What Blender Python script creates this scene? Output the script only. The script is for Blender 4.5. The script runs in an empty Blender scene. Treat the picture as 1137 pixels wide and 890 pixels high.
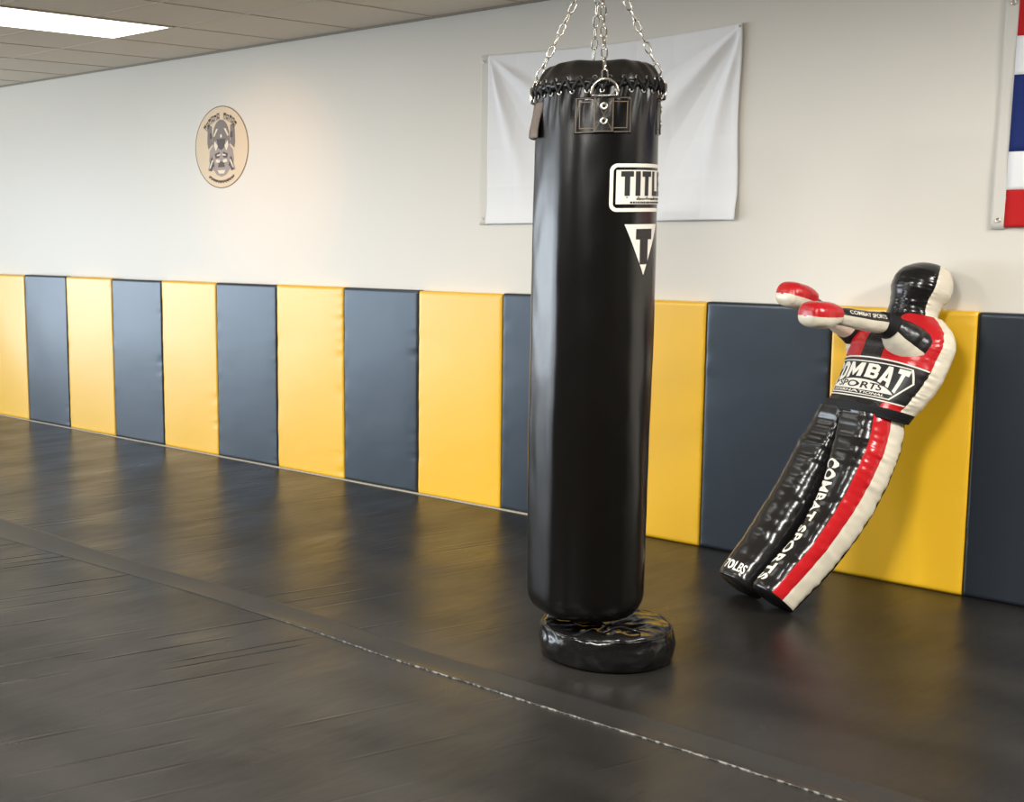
import bpy, bmesh, math, random
import numpy as np
from mathutils import Vector, Matrix, noise

random.seed(7)
scene = bpy.context.scene
COL = scene.collection
PI = math.pi
R = math.radians

# ------------------------------------------------------------------ helpers
def tag(o, label=None, cat=None, group=None, kind=None):
    if label: o['label'] = label
    if cat: o['category'] = cat
    if group: o['group'] = group
    if kind: o['kind'] = kind
    return o

def empty(name, loc, label=None, cat=None, group=None):
    o = bpy.data.objects.new(name, None)
    o.empty_display_size = 0.1
    o.location = loc
    COL.objects.link(o)
    return tag(o, label, cat, group)

def link(name, bm, mats, parent=None, smooth=True, origin=None):
    """mesh object built from world-space coordinates"""
    me = bpy.data.meshes.new(name)
    bm.to_mesh(me); bm.free()
    if not isinstance(mats, (list, tuple)): mats = [mats]
    for m in mats: me.materials.append(m)
    if smooth:
        me.polygons.foreach_set('use_smooth', [True] * len(me.polygons))
    o = bpy.data.objects.new(name, me)
    COL.objects.link(o)
    if parent is not None:
        o.parent = parent
        off = Vector(parent_world(parent))
        me.transform(Matrix.Translation(-off))
    elif origin is not None:
        me.transform(Matrix.Translation(-Vector(origin)))
        o.location = origin
    return o

def parent_world(o):
    v = Vector((0, 0, 0))
    while o is not None:
        v += o.location
        o = o.parent
    return v

def smoothstep(a, b, x):
    t = max(0.0, min(1.0, (x - a) / (b - a)))
    return t * t * (3 - 2 * t)

def nz(x, y=0.0, z=0.0):
    return noise.noise(Vector((x, y, z)))

def box(bm, x0, x1, y0, y1, z0, z1, mat=0):
    vs = [bm.verts.new(p) for p in ((x0,y0,z0),(x1,y0,z0),(x1,y1,z0),(x0,y1,z0),(x0,y0,z1),(x1,y0,z1),(x1,y1,z1),(x0,y1,z1))]
    for f in ((0,3,2,1),(4,5,6,7),(0,1,5,4),(1,2,6,5),(2,3,7,6),(3,0,4,7)):
        bm.faces.new([vs[i] for i in f]).material_index = mat

def grid_surface(bm, S, us, vs, close_u=False, cap0=False, cap1=False, mat=0, uvs=True):
    uvl = bm.loops.layers.uv.verify() if uvs else None
    nu, nv = len(us), len(vs)
    V = [[bm.verts.new(S(u, v)) for u in us] for v in vs]
    for j in range(nv - 1):
        for i in range(nu if close_u else nu - 1):
            i2 = (i + 1) % nu
            f = bm.faces.new((V[j][i], V[j][i2], V[j+1][i2], V[j+1][i]))
            f.material_index = mat
            if uvs:
                u1 = us[i2] if i2 > i else us[i] + (us[1] - us[0])
                for l, (a, b) in zip(f.loops, ((us[i], vs[j]), (u1, vs[j]), (u1, vs[j+1]), (us[i], vs[j+1]))):
                    l[uvl].uv = (a, b)
    if cap0:
        f = bm.faces.new(list(reversed(V[0]))); f.material_index = mat
        if uvs:
            for l in f.loops: l[uvl].uv = (180, -1)
    if cap1:
        f = bm.faces.new(V[-1]); f.material_index = mat
        if uvs:
            for l in f.loops: l[uvl].uv = (180, 2)
    return V

def tube(bm, pts, rad, n=8, closed=False, mat=0):
    pts = [Vector(p) for p in pts]
    N = len(pts)
    rings = []
    up = None
    for i, p in enumerate(pts):
        if closed:
            t = pts[(i+1) % N] - pts[i-1]
        else:
            t = pts[min(i+1, N-1)] - pts[max(i-1, 0)]
        t.normalize()
        if up is None:
            up = t.orthogonal().normalized()
        else:
            up = (up - t * up.dot(t)).normalized()
        s = t.cross(up)
        r = rad(i / max(1, N-1)) if callable(rad) else rad
        rings.append([bm.verts.new(p + (up * math.cos(2*PI*k/n) + s * math.sin(2*PI*k/n)) * r) for k in range(n)])
    for i in range(N if closed else N - 1):
        A, B = rings[i], rings[(i+1) % N]
        if closed and i == N - 1:
            # align the last ring with the first
            best = min(range(n), key=lambda q: (A[0].co - B[q].co).length)
            B = B[best:] + B[:best]
        for k in range(n):
            bm.faces.new((A[k], A[(k+1) % n], B[(k+1) % n], B[k])).material_index = mat
    if not closed:
        bm.faces.new(list(reversed(rings[0]))).material_index = mat
        bm.faces.new(rings[-1]).material_index = mat

def catmull(xs, ys, x):
    """monotone-ish cubic through (xs, ys); ys may be floats or tuples"""
    if isinstance(ys[0], (tuple, list)):
        return tuple(catmull(xs, [y[k] for y in ys], x) for k in range(len(ys[0])))
    n = len(xs)
    if x <= xs[0]: return ys[0]
    if x >= xs[-1]: return ys[-1]
    i = max(k for k in range(n - 1) if xs[k] <= x)
    def slope(k):
        if k == 0: return (ys[1]-ys[0])/(xs[1]-xs[0])
        if k == n-1: return (ys[-1]-ys[-2])/(xs[-1]-xs[-2])
        return (ys[k+1]-ys[k-1])/(xs[k+1]-xs[k-1])
    h = xs[i+1]-xs[i]; t = (x-xs[i])/h
    m0, m1 = slope(i)*h, slope(i+1)*h
    t2, t3 = t*t, t*t*t
    return (2*t3-3*t2+1)*ys[i]+(t3-2*t2+t)*m0+(-2*t3+3*t2)*ys[i+1]+(t3-t2)*m1

# ---- flat prints: polygons (x, y) wrapped on a surface
def poly_bm(polys):
    bm = bmesh.new()
    for p in polys:
        vs = [bm.verts.new((x, y, 0)) for x, y in p]
        bm.faces.new(vs)
    bm.normal_update()
    bmesh.ops.triangulate(bm, faces=bm.faces[:], ngon_method='EAR_CLIP')
    return bm

def text_bm(body, height, width=None, bold=0.0, shear=0.0, align='CENTER', spacing=1.0):
    cu = bpy.data.curves.new('lettering', 'FONT')
    cu.body = body; cu.align_x = 'LEFT'; cu.offset = bold; cu.shear = shear; cu.space_character = spacing
    cu.fill_mode = 'FRONT'; cu.resolution_u = 4
    ob = bpy.data.objects.new('lettering', cu); COL.objects.link(ob)
    dg = bpy.context.evaluated_depsgraph_get(); dg.update()
    me = bpy.data.meshes.new_from_object(ob.evaluated_get(dg))
    bm = bmesh.new(); bm.from_mesh(me)
    bpy.data.objects.remove(ob); bpy.data.curves.remove(cu); bpy.data.meshes.remove(me)
    xs = [v.co.x for v in bm.verts]; ys = [v.co.y for v in bm.verts]
    x0, x1, y0, y1 = min(xs), max(xs), min(ys), max(ys)
    sy = height / (y1 - y0); sx = (width / (x1 - x0)) if width else sy
    for v in bm.verts:
        v.co.x = (v.co.x - (x0 + x1) / 2) * sx
        v.co.y = (v.co.y - y0) * sy
        v.co.z = 0
    return bm

def bm_map(bm, fn):
    for v in bm.verts:
        v.co.x, v.co.y = fn(v.co.x, v.co.y)
    return bm

def slice_bm(bm, step, axis=0):
    c = [v.co[axis] for v in bm.verts]
    lo, hi = min(c), max(c)
    k = math.floor(lo / step) + 1
    while k * step < hi:
        co = [0, 0, 0]; no = [0, 0, 0]; co[axis] = k * step; no[axis] = 1
        bmesh.ops.bisect_plane(bm, geom=bm.verts[:] + bm.edges[:] + bm.faces[:], plane_co=co, plane_no=no, dist=1e-6)
        k += 1
    return bm

def wrap(bm, fn, step=0.012, axes=(0, 1), ystep=None):
    for a in axes: slice_bm(bm, (ystep or step) if a == 1 else step, a)
    for v in bm.verts: v.co = fn(v.co.x, v.co.y)
    bmesh.ops.recalc_face_normals(bm, faces=bm.faces[:])
    return bm

def rect(x0, y0, x1, y1): return [(x0, y0), (x1, y0), (x1, y1), (x0, y1)]

def rrect(x0, y0, x1, y1, r, n=6):
    P = []
    for cx, cy, a in ((x1-r, y0+r, -90), (x1-r, y1-r, 0), (x0+r, y1-r, 90), (x0+r, y0+r, 180)):
        for k in range(n + 1):
            t = R(a + 90*k/n); P.append((cx + r*math.cos(t), cy + r*math.sin(t)))
    return P

def band(outer, inner):
    """ring between two outlines with equal point counts -> quads"""
    n = len(outer)
    return [[outer[i], outer[(i+1) % n], inner[(i+1) % n], inner[i]] for i in range(n)]

def stroke(pts, w, closed=False):
    out = []
    n = len(pts)
    P = [Vector((x, y)) for x, y in pts]
    def nrm(i):
        if closed: a, b, c = P[i-1], P[i], P[(i+1) % n]
        else: a, b, c = P[max(i-1, 0)], P[i], P[min(i+1, n-1)]
        d1 = (b-a).normalized() if (b-a).length > 0 else (c-b).normalized()
        d2 = (c-b).normalized() if (c-b).length > 0 else d1
        n1 = Vector((-d1.y, d1.x)); n2 = Vector((-d2.y, d2.x))
        m = (n1+n2).normalized()
        return m / max(0.35, m.dot(n1))
    for i in range(n if closed else n-1):
        j = (i+1) % n
        a, b = nrm(i)*w/2, nrm(j)*w/2
        out.append([tuple(P[i]-a), tuple(P[j]-b), tuple(P[j]+b), tuple(P[i]+a)])
    return out

# ------------------------------------------------------------------ materials
def srgb(r, g, b):
    f = lambda c: (c/255/12.92 if c/255 <= 0.04045 else ((c/255+0.055)/1.055)**2.4)
    return (f(r), f(g), f(b), 1)

def mat(name, col, rough=0.5, spec=0.5, metal=0.0, coat=0.0, coat_rough=0.1, bump=None, vary=0.0, vscale=3.0):
    m = bpy.data.materials.new(name); m.use_nodes = True
    nt = m.node_tree; b = nt.nodes['Principled BSDF']
    b.inputs['Base Color'].default_value = col
    b.inputs['Roughness'].default_value = rough
    b.inputs['Specular IOR Level'].default_value = spec
    b.inputs['Metallic'].default_value = metal
    b.inputs['Coat Weight'].default_value = coat
    b.inputs['Coat Roughness'].default_value = coat_rough
    tc = nt.nodes.new('ShaderNodeTexCoord')
    if vary > 0:
        n = nt.nodes.new('ShaderNodeTexNoise'); n.inputs['Scale'].default_value = vscale; n.inputs['Detail'].default_value = 4
        nt.links.new(tc.outputs['Object'], n.inputs['Vector'])
        mx = nt.nodes.new('ShaderNodeMix'); mx.data_type = 'RGBA'
        mx.inputs[6].default_value = tuple(c*(1-vary) for c in col[:3]) + (1,)
        mx.inputs[7].default_value = tuple(min(1, c*(1+vary)) for c in col[:3]) + (1,)
        nt.links.new(n.outputs['Fac'], mx.inputs[0]); nt.links.new(mx.outputs[2], b.inputs['Base Color'])
    if bump:
        last = None
        for (sc, st, dist, det, stretch) in bump:
            n = nt.nodes.new('ShaderNodeTexNoise'); n.inputs['Scale'].default_value = sc; n.inputs['Detail'].default_value = det
            mp = nt.nodes.new('ShaderNodeMapping'); mp.inputs['Scale'].default_value = stretch
            nt.links.new(tc.outputs['Object'], mp.inputs['Vector']); nt.links.new(mp.outputs['Vector'], n.inputs['Vector'])
            bp = nt.nodes.new('ShaderNodeBump'); bp.inputs['Strength'].default_value = st; bp.inputs['Distance'].default_value = dist
            nt.links.new(n.outputs['Fac'], bp.inputs['Height'])
            if last: nt.links.new(last.outputs['Normal'], bp.inputs['Normal'])
            last = bp
        nt.links.new(last.outputs['Normal'], b.inputs['Normal'])
    return m

ONE = (1, 1, 1)
VB = [(38, 0.35, 0.006, 3, ONE), (420, 0.12, 0.001, 2, ONE)]
M_wall = mat('painted_wall', srgb(225, 220, 209), 0.42, 0.4, bump=[(220, 0.12, 0.002, 3, ONE)], vary=0.02, vscale=1.2)
M_dark = mat('darkened_wall', srgb(72, 68, 64), 0.6, 0.3, vary=0.05)  # room dimness put into the unseen walls' colour, so bag and base reflect dark
M_ypad = mat('yellow_vinyl', (0.88, 0.50, 0.012, 1), 0.37, 1.0, bump=[(600, 0.10, 0.0008, 2, ONE), (3, 0.15, 0.02, 2, ONE)], vary=0.03)
M_npad = mat('charcoal_vinyl', (0.0135, 0.0165, 0.0225, 1), 0.37, 0.9, bump=[(600, 0.10, 0.0008, 2, ONE), (3, 0.15, 0.02, 2, ONE)], vary=0.06)
M_npad.node_tree.nodes['Principled BSDF'].inputs['Specular Tint'].default_value = (0.74, 0.87, 1.0, 1)
M_trim = mat('cream_trim', srgb(180, 172, 155), 0.5, 0.4)
M_black = mat('black_vinyl', (0.012, 0.0105, 0.0095, 1), 0.28, 0.5, bump=VB)
M_bag = mat('black_leatherette', (0.0032, 0.0026, 0.0022, 1), 0.23, 0.45, bump=[(520, 0.16, 0.0008, 2, ONE), (6, 0.10, 0.01, 2, ONE)])
M_gloss = mat('glossy_black_vinyl', (0.007, 0.0063, 0.006, 1), 0.16, 0.35, bump=[(18, 0.25, 0.010, 2, ONE)])
M_white = mat('cream_vinyl', srgb(226, 218, 198), 0.38, 0.4, bump=VB)
M_red = mat('red_vinyl', (0.55, 0.012, 0.016, 1), 0.30, 0.5, bump=VB)
M_print = mat('white_print', srgb(232, 226, 212), 0.45, 0.4)
M_printk = mat('black_print', (0.012, 0.011, 0.011, 1), 0.4, 0.4)
M_belt = mat('black_webbing', (0.008, 0.008, 0.009, 1), 0.65, 0.3, bump=[(300, 0.3, 0.002, 2, ONE)])
M_steel = mat('chain_steel', (0.72, 0.68, 0.60, 1), 0.26, 0.5, 1.0)
M_brass = mat('eyelet_metal', (0.72, 0.70, 0.62, 1), 0.3, 0.5, 1.0)
M_cord = mat('black_cord', (0.008, 0.008, 0.008, 1), 0.6, 0.3)
M_thread = mat('grey_thread', srgb(112, 100, 84), 0.7, 0.2)
M_strap = mat('worn_brown_strap', srgb(96, 84, 76), 0.5, 0.4, vary=0.3, vscale=30)
M_cloth = mat('white_cloth', srgb(242, 242, 242), 0.85, 0.15, bump=[(900, 0.15, 0.0006, 1, ONE)])
M_redcloth = mat('red_cloth', srgb(196, 38, 40), 0.85, 0.15)
M_bluecloth = mat('blue_cloth', srgb(38, 52, 110), 0.85, 0.15)
M_header = mat('white_header', srgb(222, 218, 208), 0.7, 0.2)
M_decal = mat('cream_decal', srgb(229, 208, 176), 0.5, 0.3)
M_ink1 = mat('grey_ink', srgb(128, 118, 112), 0.5, 0.3)
M_ink2 = mat('dark_grey_ink', srgb(84, 76, 72), 0.5, 0.3)
M_ink3 = mat('pale_ink', srgb(240, 228, 205), 0.5, 0.3)
M_ink4 = mat('mid_grey_ink', srgb(165, 152, 144), 0.5, 0.3)
M_ring = mat('brown_ink', srgb(110, 92, 66), 0.5, 0.3)
M_frame = mat('white_enamel', srgb(220, 215, 205), 0.4, 0.4)
M_mull = mat('dark_aluminium', srgb(60, 60, 62), 0.4, 0.5, 0.6)

def emis(name, col, st):
    m = bpy.data.materials.new(name); m.use_nodes = True
    b = m.node_tree.nodes['Principled BSDF']
    b.inputs['Base Color'].default_value = (0.9, 0.9, 0.88, 1)
    b.inputs['Emission Color'].default_value = col; b.inputs['Emission Strength'].default_value = st
    return m
M_lamp = emis('lit_diffuser', (1, 0.97, 0.9, 1), 5.5)

def bands_material(name, bands, base, bump=VB, rough=0.26, spec=0.5):
    """panel colours of a sewn cover, chosen by the panel coordinate (UV u = degrees round the body, v = along)
    bands: list of (u0, u1, v0, v1, colour) tested in order, later wins"""
    m = mat(name, base, rough, spec, bump=bump)
    nt = m.node_tree; b = nt.nodes['Principled BSDF']
    uv = nt.nodes.new('ShaderNodeUVMap')
    sp = nt.nodes.new('ShaderNodeSeparateXYZ'); nt.links.new(uv.outputs['UV'], sp.inputs[0])
    def cmp(sock, op, val):
        n = nt.nodes.new('ShaderNodeMath'); n.operation = op; n.inputs[1].default_value = val
        nt.links.new(sock, n.inputs[0]); return n.outputs[0]
    def mul(a, c):
        n = nt.nodes.new('ShaderNodeMath'); n.operation = 'MULTIPLY'
        nt.links.new(a, n.inputs[0]); nt.links.new(c, n.inputs[1]); return n.outputs[0]
    cur = None
    for (u0, u1, v0, v1, col) in bands:
        f = mul(mul(cmp(sp.outputs[0], 'GREATER_THAN', u0), cmp(sp.outputs[0], 'LESS_THAN', u1)),
                mul(cmp(sp.outputs[1], 'GREATER_THAN', v0), cmp(sp.outputs[1], 'LESS_THAN', v1)))
        mx = nt.nodes.new('ShaderNodeMix'); mx.data_type = 'RGBA'
        nt.links.new(f, mx.inputs[0])
        if cur is None: mx.inputs[6].default_value = base
        else: nt.links.new(cur, mx.inputs[6])
        mx.inputs[7].default_value = col
        cur = mx.outputs[2]
    nt.links.new(cur, b.inputs['Base Color'])
    return m

def floor_material():
    m = mat('black_mat_vinyl', (0.020, 0.0185, 0.0165, 1), 0.36, 0.26)
    nt = m.node_tree; b = nt.nodes['Principled BSDF']; L = nt.links.new
    tc = [n for n in nt.nodes if n.type == 'TEX_COORD'][0]
    def mapping(rot, sc):
        mp = nt.nodes.new('ShaderNodeMapping'); mp.inputs['Rotation'].default_value = (0, 0, rot); mp.inputs['Scale'].default_value = sc
        L(tc.outputs['Object'], mp.inputs['Vector']); return mp.outputs['Vector']
    def nsn(vec, sc, det=3, rough=0.5):
        n = nt.nodes.new('ShaderNodeTexNoise'); n.inputs['Scale'].default_value = sc; n.inputs['Detail'].default_value = det; n.inputs['Roughness'].default_value = rough
        L(vec, n.inputs['Vector']); return n.outputs['Fac']
    def ramp(f, pts):
        r = nt.nodes.new('ShaderNodeValToRGB'); e = r.color_ramp.elements
        while len(e) < len(pts): e.new(0.5)
        for k, (p, v) in enumerate(pts): e[k].position = p; e[k].color = (v, v, v, 1)
        L(f, r.inputs[0]); return r.outputs[0]
    def math_(op, a, c):
        n = nt.nodes.new('ShaderNodeMath'); n.operation = op
        for k, s in enumerate((a, c)):
            if isinstance(s, (int, float)): n.inputs[k].default_value = s
            else: L(s, n.inputs[k])
        return n.outputs[0]
    # long narrow folds of the loose cover, running towards the wall
    m0 = nt.nodes.new('ShaderNodeMapping'); m0.inputs['Rotation'].default_value = (0, 0, R(16)); L(tc.outputs['Object'], m0.inputs['Vector'])
    m1 = nt.nodes.new('ShaderNodeMapping'); m1.inputs['Scale'].default_value = (6.6, 1.15, 1); L(m0.outputs[0], m1.inputs['Vector'])
    vo = nt.nodes.new('ShaderNodeTexVoronoi'); vo.voronoi_dimensions = '2D'; vo.inputs['Scale'].default_value = 1.0; L(m1.outputs[0], vo.inputs['Vector'])
    sb = nt.nodes.new('ShaderNodeVectorMath'); sb.operation = 'SUBTRACT'; L(m1.outputs[0], sb.inputs[0]); L(vo.outputs['Position'], sb.inputs[1])
    ds = nt.nodes.new('ShaderNodeSeparateXYZ'); L(sb.outputs[0], ds.inputs[0])
    cs_ = nt.nodes.new('ShaderNodeSeparateColor'); L(vo.outputs['Color'], cs_.inputs[0])
    def mrange(f, a0, a1, b0, b1):
        n = nt.nodes.new('ShaderNodeMapRange'); n.interpolation_type = 'SMOOTHSTEP'
        for k, v in ((1, a0), (2, a1), (3, b0), (4, b1)): n.inputs[k].default_value = v
        L(f, n.inputs[0]); return n.outputs[0]
    ax = math_('ABSOLUTE', ds.outputs[0], 0); ay = math_('ABSOLUTE', ds.outputs[1], 0)
    line = math_('MULTIPLY', mrange(ax, 0.0, 0.075, 1, 0), mrange(ay, 0.10, 0.40, 1, 0))
    sgn = math_('SUBTRACT', math_('MULTIPLY', math_('GREATER_THAN', cs_.outputs[0], 0.45), 2.0), 1.0)
    amp = math_('MULTIPLY', mrange(cs_.outputs[1], 0.15, 0.8, 0, 1), sgn)
    ridge = math_('MULTIPLY', line, amp)
    sep = nt.nodes.new('ShaderNodeSeparateXYZ'); L(tc.outputs['Object'], sep.inputs[0])
    mr = nt.nodes.new('ShaderNodeMapRange'); mr.inputs[1].default_value = -1.9; mr.inputs[2].default_value = -2.6; mr.inputs[3].default_value = 0.12; mr.inputs[4].default_value = 1
    L(sep.outputs[1], mr.inputs[0])
    mr2 = nt.nodes.new('ShaderNodeMapRange'); mr2.inputs[1].default_value = 6.4; mr2.inputs[2].default_value = 5.4; mr2.inputs[3].default_value = 0.06; mr2.inputs[4].default_value = 1
    L(sep.outputs[0], mr2.inputs[0])
    mask = math_('MULTIPLY', mr.outputs[0], mr2.outputs[0])
    h1 = math_('MULTIPLY', ridge, mask)
    b1 = nt.nodes.new('ShaderNodeBump'); b1.inputs['Strength'].default_value = 0.9; b1.inputs['Distance'].default_value = 0.016
    L(h1, b1.inputs['Height'])
    # soft unevenness of the mat underneath, grain of the vinyl
    b2 = nt.nodes.new('ShaderNodeBump'); b2.inputs['Strength'].default_value = 0.22; b2.inputs['Distance'].default_value = 0.03
    L(nsn(mapping(R(16), (2.2, 0.7, 1)), 2.5, 3), b2.inputs['Height']); L(b1.outputs[0], b2.inputs['Normal'])
    b3 = nt.nodes.new('ShaderNodeBump'); b3.inputs['Strength'].default_value = 0.10; b3.inputs['Distance'].default_value = 0.001
    L(nsn(mapping(0, (1, 1, 1)), 350, 2), b3.inputs['Height']); L(b2.outputs[0], b3.inputs['Normal'])
    L(b3.outputs[0], b.inputs['Normal'])
    r = ramp(nsn(mapping(R(16), (1.5, 0.6, 1)), 2.2, 4), [(0.3, 0.27), (0.7, 0.39)])
    L(r, b.inputs['Roughness'])
    # dusty patches
    mx = nt.nodes.new('ShaderNodeMix'); mx.data_type = 'RGBA'
    mx.inputs[6].default_value = (0.0085, 0.0077, 0.0068, 1); mx.inputs[7].default_value = (0.023, 0.0205, 0.0178, 1)
    L(ramp(nsn(mapping(0, (0.6, 1.2, 1)), 1.5, 5), [(0.35, 0), (0.7, 1)]), mx.inputs[0])
    L(mx.outputs[2], b.inputs['Base Color'])
    return m
M_floor = floor_material()

def seam_material():
    m = mat('mat_seam_vinyl', (0.017, 0.016, 0.0145, 1), 0.36, 0.28)
    nt = m.node_tree; b = nt.nodes['Principled BSDF']; L = nt.links.new
    tc = [n for n in nt.nodes if n.type == 'TEX_COORD'][0]
    uv = nt.nodes.new('ShaderNodeUVMap'); sp = nt.nodes.new('ShaderNodeSeparateXYZ'); L(uv.outputs['UV'], sp.inputs[0])
    n = nt.nodes.new('ShaderNodeTexNoise'); n.inputs['Scale'].default_value = 60; n.inputs['Detail'].default_value = 5
    L(tc.outputs['Object'], n.inputs['Vector'])
    # scuffed stitched edge (u close to the free edge, only along the worn length of the strip)
    a = nt.nodes.new('ShaderNodeMapRange'); a.inputs[1].default_value = 0.0; a.inputs[2].default_value = 0.035; a.inputs[3].default_value = 1; a.inputs[4].default_value = 0
    L(sp.outputs[0], a.inputs[0])
    w = nt.nodes.new('ShaderNodeMapRange'); w.inputs[1].default_value = 5.3; w.inputs[2].default_value = 6.1
    L(sp.outputs[1], w.inputs[0])
    r = nt.nodes.new('ShaderNodeValToRGB'); r.color_ramp.elements[0].position = 0.46; r.color_ramp.elements[1].position = 0.6
    L(n.outputs['Fac'], r.inputs[0])
    m1 = nt.nodes.new('ShaderNodeMath'); m1.operation = 'MULTIPLY'; L(a.outputs[0], m1.inputs[0]); L(w.outputs[0], m1.inputs[1])
    m2 = nt.nodes.new('ShaderNodeMath'); m2.operation = 'MULTIPLY'; L(m1.outputs[0], m2.inputs[0]); L(r.outputs[0], m2.inputs[1])
    mx = nt.nodes.new('ShaderNodeMix'); mx.data_type = 'RGBA'
    mx.inputs[6].default_value = (0.017, 0.016, 0.0145, 1); mx.inputs[7].default_value = (0.17, 0.16, 0.14, 1)
    L(m2.outputs[0], mx.inputs[0]); L(mx.outputs[2], b.inputs['Base Color'])
    return m
M_seam = seam_material()

def ceiling_material():
    m = mat('ceiling_tile', srgb(222, 212, 197), 0.9, 0.1)
    nt = m.node_tree; b = nt.nodes['Principled BSDF']; L = nt.links.new
    tc = [n for n in nt.nodes if n.type == 'TEX_COORD'][0]
    n = nt.nodes.new('ShaderNodeTexNoise'); n.inputs['Scale'].default_value = 160; n.inputs['Detail'].default_value = 4
    L(tc.outputs['Object'], n.inputs['Vector'])
    bp = nt.nodes.new('ShaderNodeBump'); bp.inputs['Strength'].default_value = 0.35; bp.inputs['Distance'].default_value = 0.004
    L(n.outputs['Fac'], bp.inputs['Height']); L(bp.outputs[0], b.inputs['Normal'])
    return m
M_ceil = ceiling_material()

# ------------------------------------------------------------------ setting
CEIL = 2.78
X0, X1, Y0, YW = -3.2, 11.5, -14.0, 0.055
bm = bmesh.new(); box(bm, X0-.1, X1+.1, Y0-.1, YW+.1, -0.1, 0.0)
tag(link('floor', bm, M_floor, smooth=False), kind='structure')
bm = bmesh.new(); box(bm, X0-.1, X1+.1, YW, YW+0.12, -0.1, CEIL+.1)
tag(link('wall_back', bm, M_wall, smooth=False), kind='structure')
bm = bmesh.new(); box(bm, X1, X1+0.1, Y0, YW, -0.1, CEIL+.1)
tag(link('wall_right', bm, M_dark, smooth=False), kind='structure')
bm = bmesh.new(); box(bm, X0-.1, X1+.1, Y0-0.1, Y0, -0.1, CEIL+.1)
tag(link('wall_front', bm, M_dark, smooth=False), kind='structure')
# left end wall with its shop window
WY0, WY1, WZ0, WZ1 = -12.5, -1.9, 0.06, 2.30
bm = bmesh.new()
box(bm, X0-.1, X0, Y0, WY0, -0.1, CEIL+.1); box(bm, X0-.1, X0, WY1, YW, -0.1, CEIL+.1)
box(bm, X0-.1, X0, WY0, WY1, -0.1, WZ0); box(bm, X0-.1, X0, WY0, WY1, WZ1, CEIL+.1)
tag(link('wall_left', bm, M_wall, smooth=False), kind='structure')
bm = bmesh.new()
nb = 8
for k in range(nb + 1):
    y = WY0 + (WY1-WY0)*k/nb
    box(bm, X0-.08, X0-.02, y-.03, y+.03, WZ0, WZ1)
box(bm, X0-.08, X0-.02, WY0, WY1, WZ0, WZ0+.05); box(bm, X0-.08, X0-.02, WY0, WY1, WZ1-.05, WZ1)
tag(link('window_1', bm, M_mull, smooth=False), kind='structure')

# suspended ceiling: tiles with thin grid bars standing a hair proud
bm = bmesh.new(); box(bm, X0-.1, X1+.1, Y0-.1, YW, CEIL, CEIL+.1)
tag(link('ceiling', bm, M_ceil, smooth=False), kind='structure')
M_grid = mat('ceiling_grid', srgb(210, 199, 182), 0.7, 0.2)
GX, GY = 2.50, -0.845
bm = bmesh.new()
k = -8
while GX + 0.61*k < X1:
    x = GX + 0.61*k
    if x > X0: box(bm, x-.006, x+.006, Y0, YW, CEIL-.003, CEIL+.001)
    k += 1
k = 0
while GY - 0.61*k > Y0:
    y = GY - 0.61*k
    box(bm, X0, X1, y-.008, y+.008, CEIL-.004, CEIL+.001); k += 1
tag(link('trim_3', bm, M_grid, smooth=False), kind='structure')
bm = bmesh.new(); box(bm, X0, X1, YW-.018, YW, CEIL-.012, CEIL)
M_angle = mat('wall_angle', srgb(150, 142, 128), 0.6, 0.2)
tag(link('trim_4', bm, M_angle, smooth=False), kind='structure')

# cream edging strip under the far pads
bm = bmesh.new(); box(bm, X0, 5.62, -0.020, 0.0, 0.0, 0.006)
tag(link('trim_1', bm, M_trim, smooth=False), kind='structure')

# seam strip between the two floor mats
def seam_lo(x): return -2.33 + 0.035*math.sin((x-4.2)*1.4)*smoothstep(7.0, 5.0, x) + 0.012*nz(x*1.7, 3) 
def seam_hi(x): return seam_lo(x) + 0.165 + 0.09*smoothstep(4.6, 3.0, x) + 0.012*nz(x*1.1, 9)
bm = bmesh.new()
prof = [(0.0, 0.0), (0.0, 0.0048), (0.02, 0.0062), (0.06, 0.0042), (0.25, 0.0022), (0.55, 0.003), (0.82, 0.0075), (0.9, 0.0092), (0.97, 0.005), (1.0, 0.0)]
xs = [X0 + i*0.06 for i in range(int((X1-X0)/0.06)+1)]
uvl = bm.loops.layers.uv.verify()
prev = None
for x in xs:
    lo, hi = seam_lo(x), seam_hi(x)
    row = [bm.verts.new((x, lo + (hi-lo)*t, h*(0.35+0.65*smoothstep(4.6, 6.0, x) if t < .2 else 1) + (0.0008*nz(x*5, t*4) if 0 < h else 0))) for t, h in prof]
    if prev:
        for i in range(len(prof)-1):
            f = bm.faces.new((prev[0][i], row[i], row[i+1], prev[0][i+1]))
            for l, (a, b_) in zip(f.loops, ((prof[i][0], prev[1]), (prof[i][0], x), (prof[i+1][0], x), (prof[i+1][0], prev[1]))):
                l[uvl].uv = (a, b_)
    prev = (row, x)
tag(link('trim_2', bm, M_seam), kind='structure')

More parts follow.
